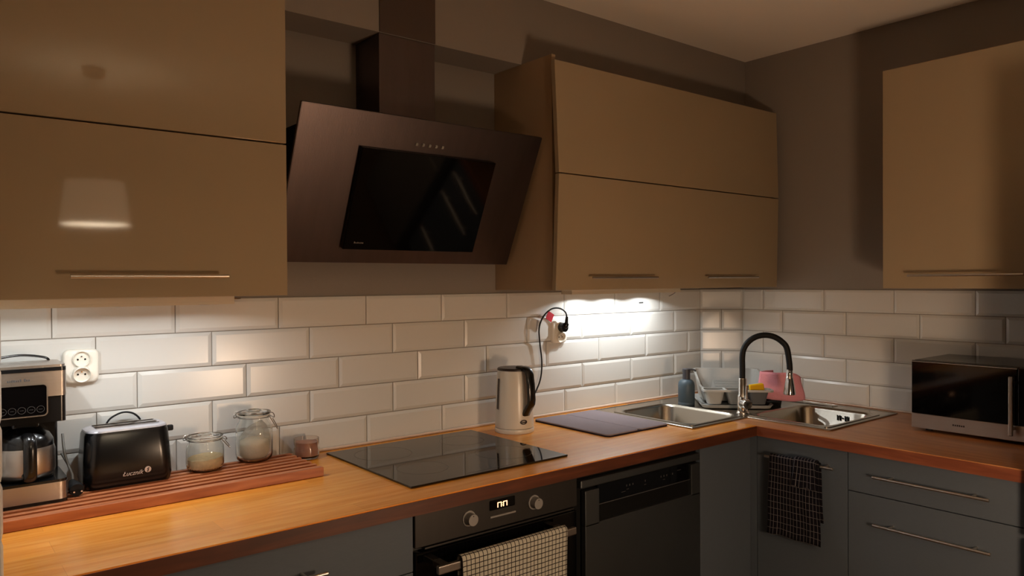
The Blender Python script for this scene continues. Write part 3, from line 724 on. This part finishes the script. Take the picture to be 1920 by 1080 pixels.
# ------------------------------------------------------------ kettle
KX, KY = -1.303, -.158
kt = thing('electric_kettle', 'white electric kettle with black lid and handle beside the hob', 'kettle', (KX, KY, .9))
kb = B(); kb.lathe([(.070, .9003), (.0715, .903), (.0715, .914), (.0705, .9165)], (KX, KY, 0), n=48); kb.build('power_base', m_kettle, kt, smooth=40)
kb = B(); kb.lathe([(.0700, .918), (.0708, .924), (.0690, .98), (.0655, 1.06), (.0615, 1.115), (.0600, 1.123)], (KX, KY, 0), n=48); body = kb.build('body', m_kettle, kt, smooth=40)
kb = B(); kb.lathe([(.0612, 1.1235), (.0617, 1.128), (.058, 1.132), (.03, 1.1335)], (KX, KY, 0), n=48)
kb.build('lid', mat('kettle_lid', '2c211e', .4), kt, smooth=40)
rt = Vector((.778, -.628, 0)); fw = Vector((-.628, -.778, 0))
hdv = (rt*.60+fw*.80).normalized()       # handle direction
side = Vector((-hdv.y, hdv.x, 0)); K0 = Vector((KX, KY, 0))
def kp(r, z, s=0): return tuple(K0+hdv*r+side*s+Vector((0, 0, z)))
path = [(.030, 1.1325), (.072, 1.130), (.084, 1.125), (.091, 1.112), (.097, 1.080), (.101, 1.025), (.099, 1.010), (.090, .998), (.074, .978), (.068, .968)]
hb_ = B(); rings = []
for i, (r, z) in enumerate(path):
    a = Vector(path[max(i-1, 0)]); c = Vector(path[min(i+1, len(path)-1)]); d2 = (c-a).normalized(); nn = Vector((-d2.y, d2.x)); w = .015; th = .0085 if i < 6 else .0075
    ring = []
    for (sw, st) in ((-1, -.6), (-.7, -1), (.7, -1), (1, -.6), (1, .6), (.7, 1), (-.7, 1), (-1, .6)):
        ring.append(kp(r+nn.x*st*th, z+nn.y*st*th, sw*w))
    rings.append(ring)
hb_.loft(rings); hb_.build('handle', m_blackpl, kt, smooth=50)
kb = B(); kb.loft([[tuple(K0+v) for v in (Vector((rr*math.cos(a), rr*math.sin(a), z)) for a in [AW-.10, AW-.05, AW, AW+.05, AW+.10])] for AW in [math.radians(-189)] for z, rr in ((.985, .0697), (.99, .0702), (1.09, .0655), (1.095, .0648))], (False, False), close=False)
kb.build('water_gauge', mat('gauge_window', '3a2a26', .2), kt)
# small oval badge low on the front
ba = math.atan2(hdv.y, hdv.x)-.16
bb = B(); n = 24
rings = []
for rad in (1.0, .55):
    rings.append([tuple(K0+Vector((.0714*math.cos(ba+.0145/.071*math.cos(2*PI*i/n)*rad), .0714*math.sin(ba+.0145/.071*math.cos(2*PI*i/n)*rad), .943+.0085*math.sin(2*PI*i/n)*rad))) for i in range(n)])
bb.loft(rings, (False, False)); 
bb.loft([[tuple(K0+Vector((.0716*math.cos(ba+t), .0716*math.sin(ba+t), z))) for t in (-.10, .0, .12, .2)] for z in (.9405, .9445)], (False, False), close=False)
bb.build('badge', m_darkmark, kt)
# cord with tag and plug
cdp = [(KX+.066, KY+.02, .930), (-1.205, -.105, .945), (-1.12, -.045, .985), (-1.065, -.028, 1.05), (-1.050, -.022, 1.12), (-1.060, -.022, 1.20), (-1.068, -.028, 1.26), (-1.050, -.034, 1.305), (-1.015, -.042, 1.333), (-.975, -.046, 1.335), (-.944, -.048, 1.318), (-.936, -.048, 1.292)]
b = B(); b.tube(cdp, .0032, n=8, sm=8); pk = b.build('power_cord', m_blackmat, kt, smooth=60)
b = B(); b.cyl((-.936, -.048, 1.300), (-.938, -.046, 1.268), .0055, .008, n=14); b.tube([(-.938, -.046, 1.272), (-.942, -.045, 1.262), (-.946, -.036, 1.257)], .0115, n=14, sm=4); b.cyl((-.946, -.048, 1.257), (-.947, -.024, 1.257), .019, .0195, n=24); b.build('plug', m_blackpl, pk, smooth=40)
tg = B(); tg.box(-.017, .017, -.001, .001, -.017, .017); tg.b.transform(Matrix.Translation((-1.018, -.036, 1.303)) @ Matrix.Rotation(.5, 4, 'Y')); o = tg.build('paper_tag', m_red, pk); o['label'] = 'red square paper tag on the cord'

# ------------------------------------------------------------ drying mat
dm = thing('drying_mat', 'purple-grey fabric drying mat lying left of the sink', 'mat', (-.965, -.26, .9))
b = B(); b.loft([rrect(-1.130, -.800, -.462, -.060, .022, z) for z in (.9003, .9045)]); b.build('underside', m_mate, dm)
for x0, x1 in ((-1.129, -.9665), (-.9645, -.801)):
    b = B(); b.loft([rrect(x0, x1, -.461, -.061, .018, .9046), rrect(x0, x1, -.461, -.061, .018, .9075), rrect(x0+.003, x1-.003, -.458, -.064, .016, .909)]); b.build('pad', m_mat, dm)

# ------------------------------------------------------------ soap bottle
sb = thing('soap_dispenser', 'slate blue soap bottle with a dark pump behind the left bowl', 'bottle', (-.392, -.222, .9035))
c_ = (-.392, -.222, 0)
b = B(); b.lathe([(.034, .904), (.0355, .907), (.0355, .916), (.0345, .9175), (.0355, .919), (.0355, .99), (.033, 1.003), (.026, 1.012), (.017, 1.016)], c_, n=36); b.build('bottle_body', m_soap, sb, smooth=40)
b = B(); b.lathe([(.0165, 1.0162), (.0165, 1.048), (.0175, 1.0482), (.0175, 1.060), (.015, 1.062)], c_, n=28); b.build('pump_collar', m_soapcap, sb, smooth=40)
b = B(); b.tube([(-.392, -.222, 1.058), (-.378, -.232, 1.0575), (-.364, -.243, 1.055), (-.360, -.246, 1.049)], .0042, n=10, sm=4); b.build('spout', m_soapcap, sb, smooth=50)

# ------------------------------------------------------------ dish rack (local frame: x right, y back)
rk = thing('dish_rack', 'light grey plastic dish rack with a tray on the sink corner', 'rack', (-.212, -.322, .9035), -PI/4)
ZR = 0.0
b = B()
R = [rrect(-.140, .140, -.155, .150, .03, .004), rrect(-.148, .148, -.163, .158, .034, .016), rrect(-.150, .150, -.165, .160, .035, .018), rrect(-.145, .145, -.160, .155, .032, .018), rrect(-.136, .136, -.151, .146, .028, .008)]
b.loft(R); b.build('drip_tray', m_rack, rk, world=False, smooth=50)
# basket: walls sloping up to the back
def ztop(y): return .072 if y < -.085 else .072+.060*min(1, (y+.085)/.11)
o1 = rrect(-.125, .125, -.070, .130, .03, 0, 5); o2 = rrect(-.142, .142, -.088, .148, .035, 0, 5)
b = B()
outer_b = [(p[0], p[1], .022) for p in o1]; outer_t = [(p[0], p[1], ztop(p[1])) for p in o2]
lipo = [(p[0]*1.035, p[1]*1.035, p[2]+.001) for p in outer_t]; lipo2 = [(p[0], p[1], p[2]+.005) for p in lipo]; lipi = [(p[0]*.97, p[1]*.97, ztop(p[1])+.005) for p in o2]
inb = [(p[0]*.96, p[1]*.96, .026) for p in o1]
b.loft([outer_b, outer_t, lipo, lipo2, lipi, inb]); b.build('basket', m_rack, rk, world=False, smooth=50)
b = B()
for k in range(7):
    y = .0+k*.016
    b.tube([(-.075, y-.004, .028), (-.060, y, .062+k*.004), (.060, y, .062+k*.004), (.075, y-.004, .028)], .002, n=6, sm=0)
b.build('plate_ribs', m_rack, rk, world=False, smooth=50)
# cutlery cups along the front
for (x0, x1, m) in ((-.132, -.052, m_rack), (-.042, .036, m_rack), (.046, .128, m_rack_shaded)):
    b = B(); a = .012
    R = [rrect(x0+a, x1-a, -.148, -.092, .014, .020), rrect(x0, x1, -.158, -.088, .016, .074)]
    R += [rrect(x0+.003, x1-.003, -.155, -.091, .014, .074), rrect(x0+a+.002, x1-a-.002, -.145, -.095, .012, .024)]
    b.loft(R); b.build('cutlery_cup', m, rk, world=False, smooth=50)
b = B(); R0 = rrect(-.142, .148, -.166, -.084, .020, .073); R1 = rrect(-.142, .148, -.166, -.084, .020, .081); R2 = rrect(-.134, .140, -.158, -.092, .015, .081); R3 = rrect(-.134, .140, -.158, -.092, .015, .073)
b.loft([R0, R1, R2, R3, R0], (False, False)); b.box(-.052, -.042, -.160, -.090, .074, .082, bev=.002); b.box(.036, .046, -.160, -.090, .074, .081, bev=.002)
b.build('cup_rim', m_rack, rk, world=False, smooth=50)
sp = thing('sponge', 'yellow sponge sitting in the rack cutlery cup behind the faucet', 'sponge', (0, 0, 0)); 
sp.location = (-.236, -.474, .9035+.047); sp.rotation_euler = (.0, -.14, -PI/4)
b = B(); b.box(-.030, .028, -.012, .010, -.015, .056, bev=.004); b.build('foam', m_sponge, sp, world=False)
b = B(); b.box(-.030, .028, .0102, .017, -.015, .056, bev=.002); b.build('scourer', m_scour, sp, world=False)

# ------------------------------------------------------------ sponge caddy with pink cloth
cdx = (-.165, -.462)
cy_ = thing('sponge_caddy', 'black perforated caddy under the pink cloth beside the rack', 'caddy', (*cdx, .9035), math.radians(-20))
b = B(); b.loft([rrect(-.062, .062, -.032, .032, .012, 0), rrect(-.066, .066, -.036, .036, .014, .030), rrect(-.063, .063, -.033, .033, .012, .030), rrect(-.058, .058, -.028, .028, .010, .004)]); b.build('tray', m_blackpl, cy_, world=False, smooth=50)
# perforated back plate: strips and cross strips leave real holes
b = B()
xs_ = [(-.062+.0155*k) for k in range(9)]
for i, x in enumerate(xs_): b.box(x-.0042, x+.0042, .030, .0325, .0, .085)
for k in range(6): b.box(-.066, .066, .030, .0325, .016*k, .016*k+.0085)
b.build('perforated_back', m_blackpl, cy_, world=False)
b = B(); rows = []
# cloth: rolled front loop that turns back behind and flares to the right
prof = []
for k in range(15):
    a = math.radians(200-k*20); prof.append((-.018+.052*math.cos(a)*1.15, .0+.034*math.sin(a)))
prof = []
for k in range(28):
    t = k/27
    if t < .35: s = t/.35; prof.append((.010-.062*math.sin(s*PI/2)*1.0+0*s, .040-.040*s-.0))
    elif t < .7: s = (t-.35)/.35; prof.append((-.052+.075*s, 0-.036*math.sin(s*PI*.5+0.0)))
    else: s = (t-.7)/.3; prof.append((.023+.072*s, -.036+.030*s-.008*math.sin(s*PI)))
H_ = 11
for j in range(H_):
    v = j/(H_-1); row = []
    for k, (x, y) in enumerate(prof):
        t = k/27
        top = .150-.004*t+(0 if t < .8 else -.022*((t-.8)/.2)**2)
        bot = .030+.006*math.sin(t*5)
        z = bot+(top-bot)*v
        fl = 1+.12*(1-v)
        row.append((x*1.22*fl+.003*math.sin(v*5+t*7), y*fl+.003*math.sin(v*6+k*.8), z))
    rows.append(row)
b.loft(rows, (False, False), close=False)
ck = b.build('dish_cloth', m_pink, smooth=80); ck.location = (cdx[0]+.030, cdx[1]-.024, .9035); ck.rotation_euler = (0, 0, math.radians(-38))
sm = ck.modifiers.new('thick', 'SOLIDIFY'); sm.thickness = .003
tag(ck, 'pink ribbed sponge cloth draped behind the spray head', 'cloth')

# ------------------------------------------------------------ microwave
mw = thing('microwave_oven', 'black glass-fronted microwave with steel base strip and bar handle', 'microwave', (-.04, -1.30, .9))
MX, MY0, MY1 = -.206, -1.525, -1.080
box('body', m_blackpl, (MX+.022, .118, MY0, MY1, .912, 1.154), mw, bev=.003)
dr = box('door', m_blackgl, (MX, MX+.021, -1.410, MY1, .964, 1.153), mw, bev=.002)
box('front_strip', m_steel, (MX-.0005, MX+.021, MY0, MY1, .9125, .9635), mw, bev=.001)
box('control_panel', m_blackgl, (MX+.001, MX+.021, MY0, -1.4115, .964, 1.153), mw, bev=.002)
b = B(); b.box(MX-.034, MX-.024, -1.407, -1.394, .932, 1.126, bev=.003)
for z in (.955, 1.103): b.box(MX-.026, MX-.0005, -1.404, -1.397, z-.005, z+.005)
b.build('handle', m_steel, dr)
b = B(); b.box(MX-.0012, MX-.0003, -1.410, MY1-.001, 1.1485, 1.1505); b.build('top_trim', m_handle, mw)
b = B(); b.box(MX+.0002, MX+.0012, -1.4345, -1.4325, .95, 1.12); b.build('panel_line', m_greymark, mw)
wordmark(mw, m_darkmark, (MX-.0009, -1.215, .935), Vector((0, -1, 0)), Vector((0, 0, 1)), Vector((1, 0, 0)), .040, .006, (1, .9, 1, 1, .9, 1))
for (x, y) in ((MX+.05, MY1-.04), (MX+.05, MY0+.04), (.08, MY1-.04), (.08, MY0+.04)):
    b = B(); b.lathe([(.012, .9003), (.011, .913)], (x, y, 0), n=16); b.build('foot', m_blackmat, mw)

# ------------------------------------------------------------ fridge (edge visible at the right border) and box above it
fg = thing('fridge', 'tall steel-fronted fridge closing the right end of the worktop', 'fridge', (-.22, -1.85, 0))
box('body', m_fridge, (-.545, .10, -2.14, -1.545, .02, 1.825), fg, bev=.003)
d = box('door', m_fridge, (-.598, -.549, -2.138, -1.547, .72, 1.822), fg, bev=.006)
box('freezer_door', m_fridge, (-.598, -.549, -2.138, -1.547, .05, .712), fg, bev=.006)
bar_handle(d, (-.635, -2.09, .95), (-.635, -2.09, 1.35), (-.037, 0, 0), .007)

# ------------------------------------------------------------ towels
def towel(name, m, axis, a0, a1, zt, plane, zf, zb, gap, lab, wav=.003, seed=1):
    """folded over a bar: front drop to zf, back drop to zb"""
    random.seed(seed)
    me = bmesh.new(); uvl = me.loops.layers.uv.new('UVMap')
    path = []
    nF = 22
    for k in range(nF+1): path.append((-1, zf+(zt-zf)*k/nF))
    for k in range(1, 6): path.append((-math.cos(PI*k/6), zt+gap*math.sin(PI*k/6)))
    for k in range(9): path.append((1, zt-(zt-zb)*k/8))
    nA = 40; ph = [random.uniform(0, 6) for _ in range(6)]
    grid = []; ln = 0; prev = None; V = []
    for (s, z) in path:
        d_ = s*gap
        if prev: ln += math.hypot(d_-prev[0], z-prev[1])
        prev = (d_, z); row = []; rel = max(0, (zt-z)/max(.01, zt-zf))
        for i in range(nA+1):
            t = i/nA; a = a0+(a1-a0)*t
            w = wav*rel*(math.sin(t*9+ph[0])+.6*math.sin(t*17+ph[1]+z*9))+.0008*math.sin(t*41+ph[2])
            a2 = a+(t-.5)*-.02*rel+.002*math.sin(z*31+ph[3])*rel
            off = d_-abs(w)*1.0 if s < 0 else d_
            zz = z+.002*math.sin(t*12+ph[4])*(1 if rel > .9 and s < 0 else 0)
            row.append(me.verts.new((a2, plane+off, zz) if axis == 'x' else (plane+off, a2, zz)))
        grid.append(row); V.append(ln)
    for j in range(len(grid)-1):
        for i in range(nA):
            f = me.faces.new((grid[j][i], grid[j][i+1], grid[j+1][i+1], grid[j+1][i])); f.smooth = True
            for lp, (ii, jj) in zip(f.loops, ((i, j), (i+1, j), (i+1, j+1), (i, j+1))): lp[uvl].uv = (abs(a1-a0)*ii/nA, V[jj])
    msh = bpy.data.meshes.new(name); me.to_mesh(msh); me.free(); msh.materials.append(m)
    o = bpy.data.objects.new(name, msh); COL.objects.link(o); s_ = o.modifiers.new('t', 'SOLIDIFY'); s_.thickness = .0022; s_.offset = 1
    tag(o, lab, 'towel'); return o
towel('tea_towel', m_towelA, 'x', -1.918, -1.548, .7275, FY-.055, .40, .52, .0105, 'cream tea towel with a fine dark check on the oven handle', .0035, 3)
towel('tea_towel', m_towelB, 'y', -.742, -.930, .8015, XR-.036, .523, .60, .0085, 'black tea towel with thin pale check on the sink cabinet handle', .004, 5)
tb = towel('tea_towel', m_towelB, 'y', -.845, -.922, .805, XR-.038, .715, .75, .0125, 'x', .004, 8); 
tb.name = 'folded_corner'; del tb['label']; del tb['category']
tb.parent = [o for o in bpy.data.objects if o.name == 'tea_towel.001'][0]

# ------------------------------------------------------------ pendant lamp (seen reflected in the cabinet door)
LX, LY = -2.30, -2.57
pd = thing('pendant_lamp', 'drum-shaped pendant lamp reflected in the left cream cabinet door', 'lamp', (LX, LY, 1.73))
b = B(); n = 48
b.loft([[(LX+r*math.cos(2*PI*i/n), LY+r*math.sin(2*PI*i/n), z) for i in range(n)] for r, z in ((.155, 1.735), (.130, 1.945), (.128, 1.945), (.153, 1.735), (.155, 1.735))], (False, False)); b.build('lamp_shade', m_shade, pd, smooth=40)
b = B(); b.lathe([(.150, 1.742), (.150, 1.738)], (LX, LY, 0), n=48); b.build('diffuser', m_diff, pd)
b = B(); b.cyl((LX, LY, 1.90), (LX, LY, 2.46), .003, n=8); b.cyl((LX, LY, 2.46), (LX, LY, 2.4995), .045, .055, n=24); b.cyl((LX, LY, 1.86), (LX, LY, 1.92), .02, n=16); b.build('suspension', m_blackmat, pd)
lamp('pendant_bulb_light', 'POINT', (LX, LY, 1.885), 12.0, LAMP_COL, shadow_soft_size=.03)

# ------------------------------------------------------------ added fill light, shaped as a globe lamp on a table, out of view
QX, QY = -1.60, -2.11
tt = thing('added_side_table', 'added small round wooden table, out of view, under the fill lamp', 'table', (QX, QY, 0))
b = B(); b.lathe([(.24, .70), (.25, .705), (.25, .722), (.24, .727)], (QX, QY, 0), n=48); b.build('table_top', m_wood, tt, smooth=40)
for k in range(3):
    a = 2*PI*k/3+.4; b = B(); b.cyl((QX+.19*math.cos(a), QY+.19*math.sin(a), 0), (QX+.12*math.cos(a), QY+.12*math.sin(a), .70), .012, .016, n=12); b.build('leg', m_wood, tt, smooth=40)
gl = thing('added_globe_lamp', 'added opal globe fill lamp, out of view, on the small round table', 'lamp', (QX, QY, .727))
b = B(); b.lathe([(.08, .7275), (.08, .74), (.02, .75), (.012, .76), (.012, .79), (.04, .80), (.04, .845)], (QX, QY, 0), n=32); b.build('stand', m_handle, gl, smooth=40)
b = B(); b.lathe([(.11*math.sin(PI*k/20), 0.94-.11*math.cos(PI*k/20)) for k in range(1, 20)], (QX, QY, 0), n=36); b.build('globe', emis('fill_globe_glow', (1, .69, .45), FILL_GLOBE_E), gl, smooth=80)
